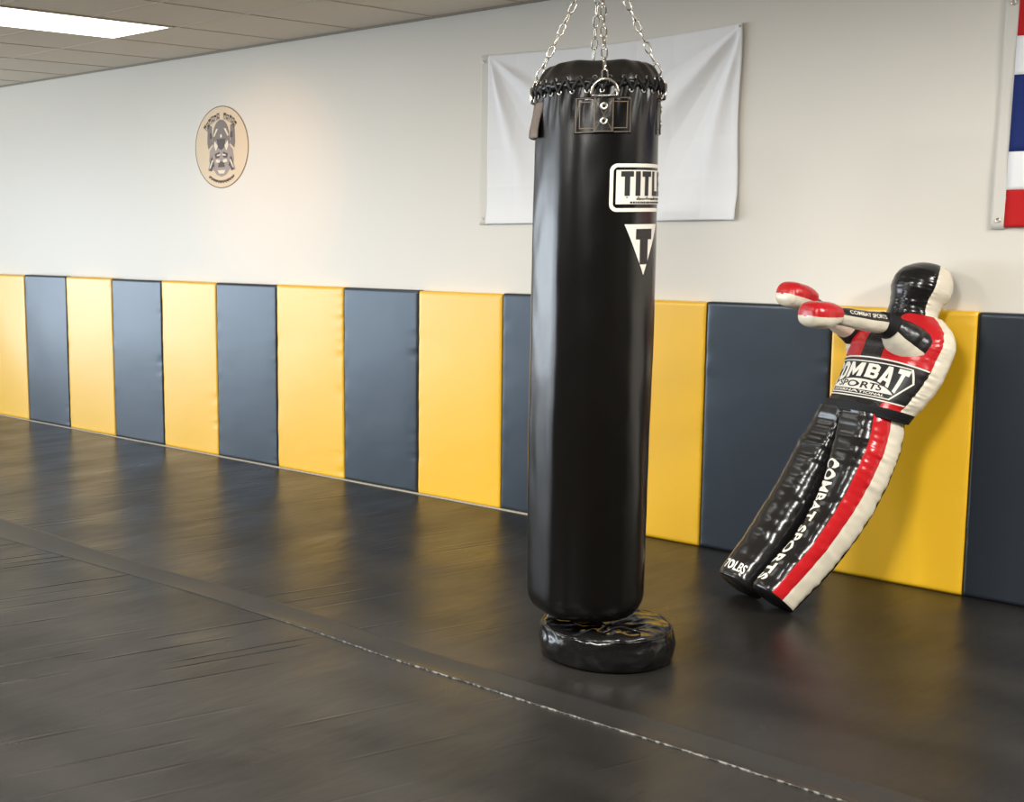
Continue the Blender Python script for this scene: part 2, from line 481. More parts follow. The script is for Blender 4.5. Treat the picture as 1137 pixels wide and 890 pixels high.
# ------------------------------------------------------------------ wall pads
W = 0.61; PH = 1.2192; PT = 0.052
def make_pad(i, material, name, label):
    x0 = W*i + 0.003; x1 = W*(i+1) - 0.003
    bm = bmesh.new()
    nx, nzv = 22, 60
    ph = PH - 0.004 + 0.006*nz(i*3.1, 5.5)
    def prof(t):   # clustered towards the edges
        return 0.5 - 0.5*math.cos(PI*t)
    xs = [x0 + (x1-x0)*prof(k/nx) for k in range(nx+1)]
    zs = [ph*prof(k/nzv)*0.5 + ph*(k/nzv)*0.5 for k in range(nzv+1)]
    rr = 0.007
    def front(x, z):
        ex = min(x-x0, x1-x); ez = min(z, ph-z)
        def rnd(e): 
            return 0 if e >= rr else rr - math.sqrt(max(0, rr*rr-(rr-e)**2))
        y = rnd(ex) + rnd(ez)
        y += -0.004*math.sin(PI*(x-x0)/(x1-x0))*math.sin(PI*z/ph)
        dr = (x1-x); dl = (x-x0)
        pk = nz(i*7.3, z*16)*nz(i*2.9+4, z*5+1)
        y += (0.006*max(0, nz(i*7.3, z*34))*max(0, 0.3+nz(i*2.9+4, z*4+1))*2.2)*math.exp(-(dr/0.05)**2) + 0.003*nz(i*5.1+9, z*14)*math.exp(-(dl/0.03)**2)
        y += 0.0022*nz(x*3.0, z*2.2, i)
        if ex <= 0 or ez <= 0: y = max(y, rr*0.9)
        return max(min(y, 0.02), -0.006)
    F = [[bm.verts.new((x, front(x, z), z)) for x in xs] for z in zs]
    B = [[bm.verts.new((x, PT, z)) for x in (x0, x1)] for z in (0, ph)]
    for j in range(nzv):
        for k in range(nx):
            bm.faces.new((F[j][k], F[j][k+1], F[j+1][k+1], F[j+1][k]))
    # sides, top, bottom, back
    bm.faces.new([F[j][0] for j in range(nzv, -1, -1)][::-1] + [B[1][0], B[0][0]])
    bm.faces.new([F[j][nx] for j in range(nzv, -1, -1)] + [B[0][1], B[1][1]])
    bm.faces.new([F[nzv][k] for k in range(nx+1)] + [B[1][1], B[1][0]])
    bm.faces.new([F[0][k] for k in range(nx, -1, -1)] + [B[0][0], B[0][1]])
    bm.faces.new((B[0][1], B[0][0], B[1][0], B[1][1]))
    bmesh.ops.recalc_face_normals(bm, faces=bm.faces[:])
    o = link(name, bm, material, origin=((x0+x1)/2, 0.02, 0))
    for p in o.data.polygons:
        if len(p.vertices) > 4: p.use_smooth = False
    return tag(o, label, 'wall pad', 'wall pads along the white wall')

ordn = ['first', 'second', 'third', 'fourth', 'fifth', 'sixth', 'seventh', 'eighth']
LAB = {
 -1: 'yellow vinyl wall pad cut off by the left edge of the photo',
 0: 'navy wall pad nearest the left edge of the photo, glared pale blue',
 1: 'pale yellow wall pad, first full yellow one from the left edge',
 2: 'navy wall pad below and left of the round wall emblem, second navy from left',
 3: 'pale yellow wall pad directly below the round wall emblem',
 4: 'navy wall pad just right of the round emblem, third navy from left',
 5: 'yellow wall pad standing halfway between round emblem and white banner',
 6: 'slate navy wall pad left of the white banner, fourth navy from left',
 7: 'yellow wall pad just left of the punching bag, below the banner corner',
 8: 'navy wall pad mostly hidden behind the left side of the punching bag',
 9: 'yellow wall pad directly right of the punching bag',
 10: 'dark navy wall pad behind the legs and red fists of the dummy',
 11: 'deep yellow wall pad that the grappling dummy leans against',
 12: 'near black wall pad at the right edge of the photo beyond the dummy',
}
for i in range(-1, 13):
    if i % 2: make_pad(i, M_ypad, 'wall_pad', LAB[i])
    else: make_pad(i, M_npad, 'wall_pad', LAB[i])

# ------------------------------------------------------------------ cloth on the wall
def grommet(bm, x, y, z, ro=0.011, ri=0.006):
    n = 20
    for (ra, rb, ya, yb) in ((ri, ro, y-0.001, y-0.0015),):
        A = []; 
        for k in range(n):
            t = 2*PI*k/n
            ring = []
            for q in range(6):
                s = 2*PI*q/6
                rr = (ri+ro)/2 + (ro-ri)/2*math.cos(s)
                ring.append(bm.verts.new((x + rr*math.cos(t), y + (ro-ri)/2.6*math.sin(s), z + rr*math.sin(t))))
            A.append(ring)
        for k in range(n):
            for q in range(6):
                bm.faces.new((A[k][q], A[(k+1) % n][q], A[(k+1) % n][(q+1) % 6], A[k][(q+1) % 6]))

def cloth(x0, x1, z0, z1, nx, nzv, yfun, shape=None, matfun=None, thick=0.002):
    bm = bmesh.new()
    V = []
    for j in range(nzv+1):
        row = []
        for i in range(nx+1):
            s, t = i/nx, j/nzv
            x, z = x0+(x1-x0)*s, z0+(z1-z0)*t
            if shape: x, z = shape(s, t, x, z)
            row.append((x, yfun(s, t), z))
        V.append(row)
    for side in (0, 1):
        G = [[bm.verts.new((x, y + (thick if side else 0), z)) for x, y, z in row] for row in V]
        for j in range(nzv):
            for i in range(nx):
                f = bm.faces.new((G[j][i], G[j][i+1], G[j+1][i+1], G[j+1][i]) if not side else (G[j][i], G[j+1][i], G[j+1][i+1], G[j][i+1]))
                f.material_index = matfun((i+.5)/nx, (j+.5)/nzv) if matfun else 0
        if side == 0: G0 = G
        else:
            loop0 = [G0[0][i] for i in range(nx+1)] + [G0[j][nx] for j in range(1, nzv+1)] + [G0[nzv][i] for i in range(nx-1, -1, -1)] + [G0[j][0] for j in range(nzv-1, 0, -1)]
            loop1 = [G[0][i] for i in range(nx+1)] + [G[j][nx] for j in range(1, nzv+1)] + [G[nzv][i] for i in range(nx-1, -1, -1)] + [G[j][0] for j in range(nzv-1, 0, -1)]
            for k in range(len(loop0)):
                bm.faces.new((loop0[k], loop1[k], loop1[(k+1) % len(loop0)], loop0[(k+1) % len(loop0)]))
    return bm

BX0, BX1, BZ0, BZ1 = 4.735, 6.212, 1.600, 2.522
def banner_y(s, t):
    # s left->right, t bottom->top ; distance in front of the wall
    d = 0.014
    def pull(cs, ct, ang, amp, wid):
        # ridge radiating from a pinned corner
        dx, dz = (s-cs)*1.53, (t-ct)*0.92
        r = math.hypot(dx, dz); a = math.atan2(dz, dx)
        da = a-ang
        return amp*math.exp(-(da/wid)**2)*smoothstep(0.0, 0.25, r)*smoothstep(1.1, 0.45, r)
    d += pull(0, 1, R(-33), 0.024, 0.11) - pull(0, 1, R(-52), 0.016, 0.12) + pull(0, 1, R(-70), 0.018, 0.09)
    d += pull(1, 1, R(-137), 0.030, 0.12) - pull(1, 1, R(-120), 0.018, 0.10) + pull(1, 1, R(-104), 0.016, 0.08) - pull(1, 1, R(-152), 0.012, .1)
    # fold creases from the packet
    for cs in (0.125, 0.25, 0.5, 0.62, 0.76, 0.88):
        d += 0.0022*math.exp(-abs(s-cs)/0.008) * (1 if int(cs*100) % 2 else -1)
    for ct in (0.22, 0.44, 0.70):
        d += 0.0020*math.exp(-abs(t-ct)/0.012) * (1 if int(ct*100) % 4 else -1)
    d += 0.006*smoothstep(0.16, 0.0, t)*math.sin(s*7+1) + 0.004*smoothstep(0.1, 0.0, t)
    d += 0.02*math.exp(-((t-0.06)/0.05)**2)*smoothstep(0.6, 0.8, s)*(0.6+0.4*math.sin(s*18))
    d += 0.004*nz(s*4, t*3)
    # hem at the right
    d += 0.004*smoothstep(0.975, 0.99, s)
    return YW - max(0.006, d)
def banner_shape(s, t, x, z):
    z += 0.02*math.sin(PI*s)*(-1 if t > .5 else .3)*abs(t-.5)*2
    x += 0.012*s*(t-0.5)*0 + 0.004*math.sin(t*9)*s
    z += -0.010*s*(1-t)*math.sin(s*5)
    return x, z
banner = empty('hanging_banner', (BX0, YW-.01, BZ0), 'plain white cloth banner with fold creases pinned to wall behind punching bag', 'banner')
link('cloth_panel', cloth(BX0, BX1, BZ0, BZ1, 190, 120, banner_y, banner_shape), M_cloth, banner)
def head_y(s, t): return YW - 0.008 - 0.002*math.sin(t*14)
link('header_strip', cloth(BX0-.055, BX0+.004, BZ0-.004, BZ1+.002, 6, 40, lambda s, t: YW-0.010-0.0015*math.sin(t*14)), M_header, banner)
for z in (BZ0+.035, BZ1-.03):
    bm = bmesh.new(); grommet(bm, BX0-.030, YW-.0135, z)
    link('grommet', bm, M_brass, banner)
bm = bmesh.new()
bmesh.ops.create_uvsphere(bm, u_segments=12, v_segments=8, radius=0.006, matrix=Matrix.Translation((BX1-.012, YW-.020, BZ1-.012)))
link('push_pin', bm, M_frame, banner)

# five-stripe flag, mostly beyond the right edge
FX0, FX1, FZ0, FZ1 = 7.392, 8.87, 1.567, 2.487
flag = empty('hanging_flag', (FX0, YW-.01, FZ0), 'red, white and blue horizontally striped flag at the right edge of the wall', 'flag')
def flag_y(s, t):
    return YW - 0.014 - 0.005*math.sin(s*11+t*2) - 0.003*nz(s*6, t*5)
def stripe(lo, hi, name, m):
    def yf(s, t): return flag_y(s, lo+(hi-lo)*t)
    def sh(s, t, x, z):
        tt = lo+(hi-lo)*t
        return x - 0.010*(1-tt)*(1-s) , z + 0.02*math.sin(s*PI)*(-1)*(tt-.2)
    link(name, cloth(FX0, FX1, FZ0+(FZ1-FZ0)*lo, FZ0+(FZ1-FZ0)*hi, 60, 10, yf, sh), m, flag)
for lo, hi, nme, m in ((0, 1/6, 'red_stripe', M_redcloth), (1/6, 1/3, 'white_stripe', M_cloth), (1/3, 2/3, 'blue_stripe', M_bluecloth), (2/3, 5/6, 'white_stripe', M_cloth), (5/6, 1, 'red_stripe', M_redcloth)):
    stripe(lo, hi, nme, m)
link('header_strip', cloth(FX0-.05, FX0+.004, FZ0-.006, FZ1, 6, 30, lambda s, t: YW-0.013-0.002*math.sin(t*9), lambda s, t, x, z: (x - 0.010*(1-t), z)), M_header, flag)
for z, dx in ((FZ0+.03, -.010), (FZ1-.02, 0)):
    bm = bmesh.new(); grommet(bm, FX0-.022+dx, YW-.0175, z)
    link('grommet', bm, M_brass, flag)

# ------------------------------------------------------------------ round wall emblem
EC = (2.462, 2.138); ER = 0.277
emb = empty('wall_emblem', (EC[0], YW-.002, EC[1]), 'round cream wall emblem with thin brown ring and grey masked face', 'sign')
def on_wall(off):
    return lambda x, y: Vector((EC[0]+x, YW-off, EC[1]+y))
def flat(name, polys, m, off, parent=emb):
    bm = poly_bm(polys)
    f = on_wall(off)
    for v in bm.verts: v.co = f(v.co.x, v.co.y)
    bmesh.ops.recalc_face_normals(bm, faces=bm.faces[:])
    for fc in bm.faces:
        if fc.normal.y > 0: fc.normal_flip()
    return link(name, bm, m, parent, smooth=False)
circ = lambda r, n=72: [(r*math.cos(2*PI*k/n), r*math.sin(2*PI*k/n)) for k in range(n)]
bm = bmesh.new()
bmesh.ops.create_cone(bm, cap_ends=True, segments=96, radius1=ER, radius2=ER, depth=0.003, matrix=Matrix.Translation((EC[0], YW-.0015, EC[1])) @ Matrix.Rotation(PI/2, 4, 'X'))
link('disc', bm, M_decal, emb, smooth=False)
flat('ring', band(circ(ER), circ(ER-.006)), M_ring, 0.0034)
def arc_blocks(r0, r1, a0, a1, n, skip=()):
    P = []
    for k in range(n):
        if k in skip: continue
        b0 = a0+(a1-a0)*(k+.08)/n; b1 = a0+(a1-a0)*(k+.86)/n
        pt = lambda r, a: (r*math.cos(R(a)), r*math.sin(R(a)))
        h = r1 - (0.006 if k % 3 == 1 else 0)
        m_ = (b0+b1)/2
        # broken glyph-like strokes
        P.append([pt(r0, b0), pt(r0, b0*.7+b1*.3), pt(h, b0*.7+b1*.3), pt(h, b0)])
        P.append([pt(r0, b0*.3+b1*.7), pt(r0, b1), pt(h, b1), pt(h, b0*.3+b1*.7)])
        q = r0+(r1-r0)*(0.2 if k % 2 else 0.6)
        P.append([pt(q, b0), pt(q, b1), pt(q+.012, b1), pt(q+.012, b0)])
        P.append([pt(h-.010, b0), pt(h-.010, b1), pt(h, b1), pt(h, b0)])
    return P
flat('lettering', arc_blocks(0.185, 0.232, 143, 93, 6), M_ink1, 0.0038)
flat('lettering', arc_blocks(0.185, 0.232, 83, 42, 5), M_ink1, 0.0038)
flat('lettering', arc_blocks(0.222, 0.240, 236, 304, 22), M_ink1, 0.0038)
mir = lambda P: [(-x, y) for x, y in reversed(P)]
def both(P): return [P, mir(P)]
dome = [(0.085*math.cos(R(a)), 0.075+0.11*math.sin(R(a))) for a in range(0, 181, 15)] + [(-0.095, 0.03), (-0.05, -0.06), (0.05, -0.06), (0.095, 0.03)]
flat('headdress', [dome] + both([(0.095, 0.145), (0.14, 0.155), (0.145, 0.03), (0.135, -.01), (0.095, 0.02)]), M_ink1, 0.0038)
flat('mask', [[(0.12, -0.02), (0.13, -0.09), (0.10, -0.14), (0.075, -0.16), (0.05, -0.185), (0, -0.20), (-0.05, -0.185), (-0.075, -0.16), (-0.10, -0.14), (-0.13, -0.09), (-0.12, -0.02), (-0.05, 0.05), (0.05, 0.05)]]
     + both([(0.10, -0.06), (0.145, -0.155), (0.075, -0.125)]), M_ink4, 0.0041)
flat('printed_face_shadow', both([(0.018, -0.03), (0.07, -0.045), (0.06, -0.075), (0.02, -0.07)]) + both([(0.0, 0.055), (0.05, 0.055), (0.03, -0.005), (0.0, -0.02)])
     + [[(-0.035, -0.135), (0.035, -0.135), (0.03, -0.105), (0.0, -0.095), (-0.03, -0.105)]] + both([(0.075, -0.09), (0.135, -0.155), (0.10, -0.16)]) + both([(0.09, 0.06), (0.12, 0.06), (0.118, 0.10), (0.095, 0.10)]), M_ink2, 0.0044)
flat('printed_face_light', both([(0.035, 0.01), (0.07, 0.045), (0.075, 0.01), (0.055, -0.025)]) + both([(0.03, 0.125), (0.05, 0.125), (0.078, 0.08), (0.07, 0.07)]) + both([(0.015, -0.085), (0.055, -0.08), (0.06, -0.10), (0.02, -0.105)])
     + both([(0.012, -0.045), (0.045, -0.05), (0.045, -0.06), (0.012, -0.055)]) + both([(0.085, -0.09), (0.10, -0.08), (0.125, -0.14), (0.115, -0.14)]) + [[(0.01*math.cos(R(a)), 0.075+0.012*math.sin(R(a))) for a in range(0, 360, 30)]]
     + [[(-0.04, -0.155), (0.04, -0.155), (0.025, -0.178), (-0.025, -0.178)]], M_ink3, 0.0047)

# ------------------------------------------------------------------ ceiling light
LX0, LX1, LY0, LY1 = 2.528, 3.085, -2.08, -0.885
lt = empty('ceiling_light', (2.805, -1.48, CEIL), 'lit rectangular fluorescent ceiling light panel at the upper left', 'ceiling light')
bm = bmesh.new()
e = .022
for a in ((LX0-e, LX0, LY0-e, LY1+e), (LX1, LX1+e, LY0-e, LY1+e), (LX0, LX1, LY0-e, LY0), (LX0, LX1, LY1, LY1+e)):
    box(bm, a[0], a[1], a[2], a[3], CEIL-.006, CEIL-.0005)
link('frame', bm, M_frame, lt, smooth=False)
bm = bmesh.new(); box(bm, LX0, LX1, LY0, LY1, CEIL-.005, CEIL-.001)
link('diffuser', bm, M_lamp, lt, smooth=False)

# ------------------------------------------------------------------ punching bag
BC = Vector((6.603, -1.762, 0)); BR = 0.2115
HB = Vector((0.54216, -0.84027, 0)); RB = Vector((0.84027, 0.54216, 0))
def bdir(phi): return HB*math.cos(R(phi)) + RB*math.sin(R(phi))
ZB0, ZB1 = 0.165, 2.075
def bag_r(phi, z):
    p = (phi+180) % 360 - 180
    r = BR
    r += 0.004*nz(math.cos(R(p))*1.3, math.sin(R(p))*1.3, z*1.7) + 0.0015*nz(math.cos(R(p))*4, math.sin(R(p))*4, z*7)
    # bottom rounding and belly
    if z < ZB0+0.09:
        t = 1-(z-ZB0)/0.09
        r -= 0.07*(1-math.sqrt(max(0, 1-t*t)))
    r += 0.006*math.sin(PI*max(0, min(1, (z-ZB0)/(ZB1-ZB0))))
    # overlap fold of the cover down the left side
    fs = -38 + 2.5*nz(z*1.4, 2.2)
    fc = fs - 21
    if abs(p-fc) < 21:
        ch = math.cos(R(21))/math.cos(R(p-fc))
        r *= 1 - 0.85*(1-ch)
    r -= 0.0012*math.exp(-((p-fs)/1.5)**2)
    # gathers under the lacing
    g = smoothstep(ZB1-0.16, ZB1, z)
    r += g*(0.004*math.sin(R(p)*27+1.3*math.sin(z*20))+0.003*nz(p*.12, z*8))
    return r
def bagS(phi, z, off=0.0):
    return BC + RB*(-0.012*(1-z/2.1)) + bdir(phi)*(bag_r(phi, z)+off) + Vector((0, 0, z))
bag = empty('punching_bag', (BC.x, BC.y, ZB0), 'tall black punching bag hanging from four chains in front of the banner', 'punching bag')
us = [i*2.0-180 for i in range(180)]
vs = [ZB0+0.09*(1-math.cos(PI/2*k/10)) for k in range(10)] + [ZB0+.09+(ZB1-ZB0-.09)*k/110 for k in range(111)]
bm = bmesh.new()
V = grid_surface(bm, bagS, us, vs, close_u=True, uvs=False)
c = bm.verts.new(BC+Vector((0, 0, ZB0-.004)))
for i in range(len(us)): bm.faces.new((c, V[0][(i+1) % len(us)], V[0][i]))
link('cover', bm, M_bag, bag)
# domed top cap with gathers and a crimped rim
def capS(phi, v):
    t = v
    z = ZB1 + 0.010 + 0.078*math.sin(PI/2*min(1, t*1.25))
    r = BR*1.015*(1-0.42*t**1.3-0.25*max(0, t-.7))
    r += 0.010*math.sin(R(phi)*13+0.7)*(1-t)*t*2.2 + 0.006*nz(math.cos(R(phi))*2.5, math.sin(R(phi))*2.5, t*2)*(0.3+t)
    z += 0.006*nz(math.cos(R(phi))*1.6+5, math.sin(R(phi))*1.6, 1)*(t > 0.1) + 0.004*math.sin(R(phi)*27)*(1-t)**3
    return BC + bdir(phi)*r + Vector((0, 0, z))
bm = bmesh.new()
V = grid_surface(bm, capS, us, [k/24 for k in range(25)], close_u=True, uvs=False)
c = bm.verts.new(BC+Vector((0, 0, ZB1+.085)))
for i in range(len(us)): bm.faces.new((V[-1][i], V[-1][(i+1) % len(us)], c))
# rolled lip
def lipS(phi, s):
    a = R(s*180-90)
    return BC + bdir(phi)*(BR*1.004+0.009*math.cos(a)) + Vector((0, 0, ZB1+0.004+0.009*math.sin(a)+0.004*math.sin(R(phi)*27)))
grid_surface(bm, lipS, us, [k/8 for k in range(9)], close_u=True, uvs=False)
link('top_cap', bm, M_black, bag)
# eyelets and lacing
NE = 27
bm0 = bmesh.new()
n = 14
A = []
for k in range(n):
    t = 2*PI*k/n
    A.append([bm0.verts.new(((0.0065+0.0024*math.cos(2*PI*q/6))*math.cos(t), (0.0065+0.0024*math.cos(2*PI*q/6))*math.sin(t), 0.0024*math.sin(2*PI*q/6))) for q in range(6)])
for k in range(n):
    for q in range(6): bm0.faces.new((A[k][q], A[(k+1) % n][q], A[(k+1) % n][(q+1) % 6], A[k][(q+1) % 6]))
eye_me = bpy.data.meshes.new('eyelet'); bm0.to_mesh(eye_me); bm0.free()
eye_me.materials.append(M_brass); eye_me.polygons.foreach_set('use_smooth', [True]*len(eye_me.polygons))
lace = []
for k in range(NE):
    for row in (0, 1):
        phi = 360/NE*(k+0.5*row)+4
        d = bdir(phi)
        if row == 0: p = bagS(phi, ZB1-.022, .0015)
        else: p = BC + d*(BR*1.024) + Vector((0, 0, ZB1+.027)); 
        if row == 1: p = capS(phi, 0.10) + d*0.003
        o = bpy.data.objects.new('eyelet', eye_me); COL.objects.link(o)
        o.parent = bag
        nrm = d if row == 0 else (d*0.85+Vector((0, 0, .5))).normalized()
        q = nrm.to_track_quat('Z', 'Y')
        o.rotation_mode = 'QUATERNION'; o.rotation_quaternion = q
        o.location = p - bag.location
        lace.append(p + nrm*0.004)
pts = []
for i in range(len(lace)):
    a, b_ = lace[i], lace[(i+1) % len(lace)]
    for s in range(4):
        t = s/4
        q = a.lerp(b_, t); rad = Vector((q.x-BC.x, q.y-BC.y, 0)).normalized()
        pts.append(q + rad*(0.005*math.sin(PI*t)))
bm = bmesh.new(); tube(bm, pts, 0.0052, 6, closed=True)
link('lacing', bm, M_cord, bag)
# strap patches with D-rings on four sides
def bag_wrap(phi0, z0, off):
    loose = 0.016 if phi0 < 0 else 0.0
    return lambda x, y: bagS(phi0 + math.degrees(x/BR), z0+y, off + loose*smoothstep(.06, -.05, y))
PH4 = (6, -95, 186, 96)
DR = []
for pi_, phi0 in enumerate(PH4):
    zc = 1.974
    pb = poly_bm([rect(-.098, -.066, .098, .058)])
    wrap(pb, bag_wrap(phi0, zc, 0.0022), .012)
    geo = bmesh.ops.extrude_face_region(pb, geom=pb.faces[:])
    for v in [g for g in geo['geom'] if isinstance(g, bmesh.types.BMVert)]:
        dd = Vector((v.co.x-BC.x, v.co.y-BC.y, 0)).normalized(); v.co -= dd*0.006
    bmesh.ops.recalc_face_normals(pb, faces=pb.faces[:])
    patch = link('strap_patch', pb, M_strap if pi_ == 1 else M_bag, bag)
    polys = []
    for (q) in (.092, .079):
        polys += stroke([(-q, -.060+(.092-q)), (q, -.060+(.092-q)), (q, .054-(.092-q)), (-q, .054-(.092-q))], .0028, True)
    link('stitching', wrap(poly_bm(polys), bag_wrap(phi0, zc, 0.0032), .012), M_thread, patch)
    # the strap
    sb = poly_bm([rect(-.033, -.062, .033, .066)])
    wrap(sb, bag_wrap(phi0, zc, 0.0065), .012)
    geo = bmesh.ops.extrude_face_region(sb, geom=sb.faces[:])
    for v in [g for g in geo['geom'] if isinstance(g, bmesh.types.BMVert)]:
        dd = Vector((v.co.x-BC.x, v.co.y-BC.y, 0)).normalized(); v.co -= dd*0.006
    bmesh.ops.recalc_face_normals(sb, faces=sb.faces[:])
    strap = link('strap', sb, M_strap if pi_ == 1 else M_black, bag)
    polys = stroke([(-.029, -.058), (.029, -.058), (.029, .058), (-.029, .058)], .0026, True)
    polys += stroke([(-.026, .045), (.026, -.052)], .002) + stroke([(.026, .045), (-.026, -.052)], .002)
    link('stitching', wrap(poly_bm(polys), bag_wrap(phi0, zc, 0.0075), .012), M_thread, strap)
    d = bdir(phi0)
    for dz in (.026, -.024):
        bm = bmesh.new()
        q = d.to_track_quat('Z', 'Y').to_matrix().to_4x4()
        P0 = bagS(phi0, zc+dz, 0.008)
        prof = [(0.0135, -0.002), (0.0135, 0.001), (0.011, 0.0035), (0.0072, 0.0030), (0.0058, 0.0003), (0.0056, -0.0012)]
        rings = [[bm.verts.new(P0 + (q @ Vector((r_*math.cos(2*PI*k/20), r_*math.sin(2*PI*k/20), h_)))) for k in range(20)] for r_, h_ in prof]
        for a, b_ in zip(rings, rings[1:]):
            for k in range(20): bm.faces.new((a[k], a[(k+1) % 20], b_[(k+1) % 20], b_[k]))
        bm.faces.new(rings[-1]).material_index = 1
        link('rivet', bm, [M_brass, M_cord], strap)
    # D ring standing up from the strap
    side = Vector((-d.y, d.x, 0)) * -1
    c0 = bagS(phi0, zc+.060, 0.012)
    pts = []
    upv = (Vector((0, 0, 1)) + d*0.12).normalized()
    for k in range(17):
        a = PI*k/16
        pts.append(c0 + side*0.043*math.cos(a) + upv*(0.012+0.043*math.sin(a)))
    pts += [c0 - side*0.043, c0 + side*-0.02, c0 + side*0.02, c0 + side*0.043]
    bm = bmesh.new(); tube(bm, pts, 0.0052, 8, closed=True)
    link('d_ring', bm, M_steel, bag)
    DR.append(c0 + upv*0.052)
# chains
SW = Vector((BC.x+.004, BC.y+.0, 2.56))
def link_bm(bm, p, t, side, ln=0.046, wd=0.0245, rad=0.0031):
    up = t.cross(side).normalized()
    a, b_ = ln/2-wd/2, wd/2-rad
    pts = []
    for k in range(9):
        g = -PI/2+PI*k/8; pts.append(p + t*(a+b_*math.cos(g)*1.0) + side*(b_*math.sin(g)))
    for k in range(9):
        g = PI/2+PI*k/8; pts.append(p + t*(-a+b_*math.cos(g)) + side*(b_*math.sin(g)))
    tube(bm, pts, rad, 8, closed=True)
for ci, P0 in enumerate(DR):
    P1 = SW + (P0-SW).normalized()*0.03
    t = (P1-P0); Ln = t.length; t.normalize()
    pitch = 0.046-2*0.0031-0.0008
    nl = int(Ln/pitch)
    pitch = Ln/nl
    s1 = t.cross(HB).normalized() if abs(t.dot(HB)) < .95 else t.cross(RB).normalized()
    s2 = t.cross(s1).normalized()
    bm = bmesh.new()
    for k in range(nl):
        p = P0 + t*(pitch*(k+.5))
        tw = R(20)*math.sin(k*1.7+ci)
        a = s1 if (k+ci) % 2 == 0 else s2
        b_ = s2 if (k+ci) % 2 == 0 else -s1
        link_bm(bm, p, t, a*math.cos(tw)+b_*math.sin(tw))
    link('chain', bm, M_steel, bag)
# swivel and ceiling hook that carry the four chains
bm = bmesh.new()
tube(bm, [SW+Vector((0.035*math.cos(2*PI*k/24), 0.0, 0.035*math.sin(2*PI*k/24)+.01)) for k in range(24)], 0.006, 8, closed=True)
tube(bm, [SW+Vector((0, 0.0, .045)), SW+Vector((0, 0, .10))], 0.011, 12)
tube(bm, [SW+Vector((0, 0.03*math.cos(2*PI*k/24), .125+0.03*math.sin(2*PI*k/24))) for k in range(24)], 0.006, 8, closed=True)
tube(bm, [SW+Vector((0, 0.0, .15)), SW+Vector((0, 0, CEIL-SW.z))], 0.008, 10)
tube(bm, [SW+Vector((0, 0.0, CEIL-SW.z-.012)), SW+Vector((0, 0, CEIL-SW.z))], 0.05, 20)
link('swivel_hanger', bm, M_steel, bag)
# printed marks on the bag: boxed word and triangle
def ang(phi): return R(phi)*BR
TZ0, TZ1 = 1.643, 1.807
x0, x1 = ang(13), ang(101)
fr = link('printed_logo', wrap(poly_bm(band(rrect(x0, 0, x1, TZ1-TZ0, .026), rrect(x0+.0125, .0125, x1-.0125, TZ1-TZ0-.0125, .016))), lambda x, y: bagS(math.degrees(x/BR), TZ0+y, .0016), .010), M_print, bag)
link('logo_panel', wrap(poly_bm([rect(x0+.022, .026, x1-.022, TZ1-TZ0-.022)]), lambda x, y: bagS(math.degrees(x/BR), TZ0+y, .0016), .010), M_print, fr)
# block letters
def slab(ch, x, w, y0, y1):
    st = .42*w; e = .16*w; th = (y1-y0)
    if ch == 'I': return [rect(x, y0, x+w, y1)]
    if ch == 'T': return [rect(x, y1-.22*th, x+w, y1), rect(x+w/2-st/2, y0, x+w/2+st/2, y1-.22*th)]
    if ch == 'L': return [rect(x, y0+.2*th, x+st, y1), rect(x, y0, x+w, y0+.2*th)]
    if ch == 'E': return [rect(x, y0, x+st, y1), rect(x+st, y0, x+w, y0+.2*th), rect(x+st, y0+.42*th, x+w*.85, y0+.58*th), rect(x+st, y1-.2*th, x+w, y1)]
ly0, ly1 = 0.054, 0.138
P = []
for ch, a0, a1 in (('T', 23.5, 36.5), ('I', 38.6, 44.6), ('T', 47, 60), ('L', 62.5, 74.5), ('E', 77, 89)):
    P += slab(ch, ang(a0), ang(a1)-ang(a0), ly0, ly1)
link('logo_lettering', wrap(poly_bm(P), lambda x, y: bagS(math.degrees(x/BR), TZ0+y, .0030), .010), M_printk, fr)
# little strapline blocks under the word
P = []
xx = ang(40)
while xx < ang(86):
    w_ = random.uniform(.003, .009); P.append(rect(xx, .040 if random.random() < .6 else .042, xx+w_, .047)); xx += w_+.003
xx = ang(33)
while xx < ang(88):
    w_ = random.uniform(.003, .010); P.append(rect(xx, .0285, xx+w_, .035)); xx += w_+.0028
for a in (29, 41.5, 53.5, 66): P.append(rect(ang(a), .0475, ang(a)+.007, .0505))
link('strapline', wrap(poly_bm(P), lambda x, y: bagS(math.degrees(x/BR), TZ0+y, .0030), .010), M_printk, fr)
tri = link('printed_triangle', wrap(poly_bm([[(ang(28), 1.600), (ang(52), 1.424), (ang(76), 1.600)]]), lambda x, y: bagS(math.degrees(x/BR), y, .0016), .010), M_print, bag)
link('triangle_letter', wrap(poly_bm([rect(ang(41), 1.548, ang(64), 1.584), rect(ang(46.5), 1.462, ang(58), 1.548)]), lambda x, y: bagS(math.degrees(x/BR), y, .0030), .010), M_printk, tri)

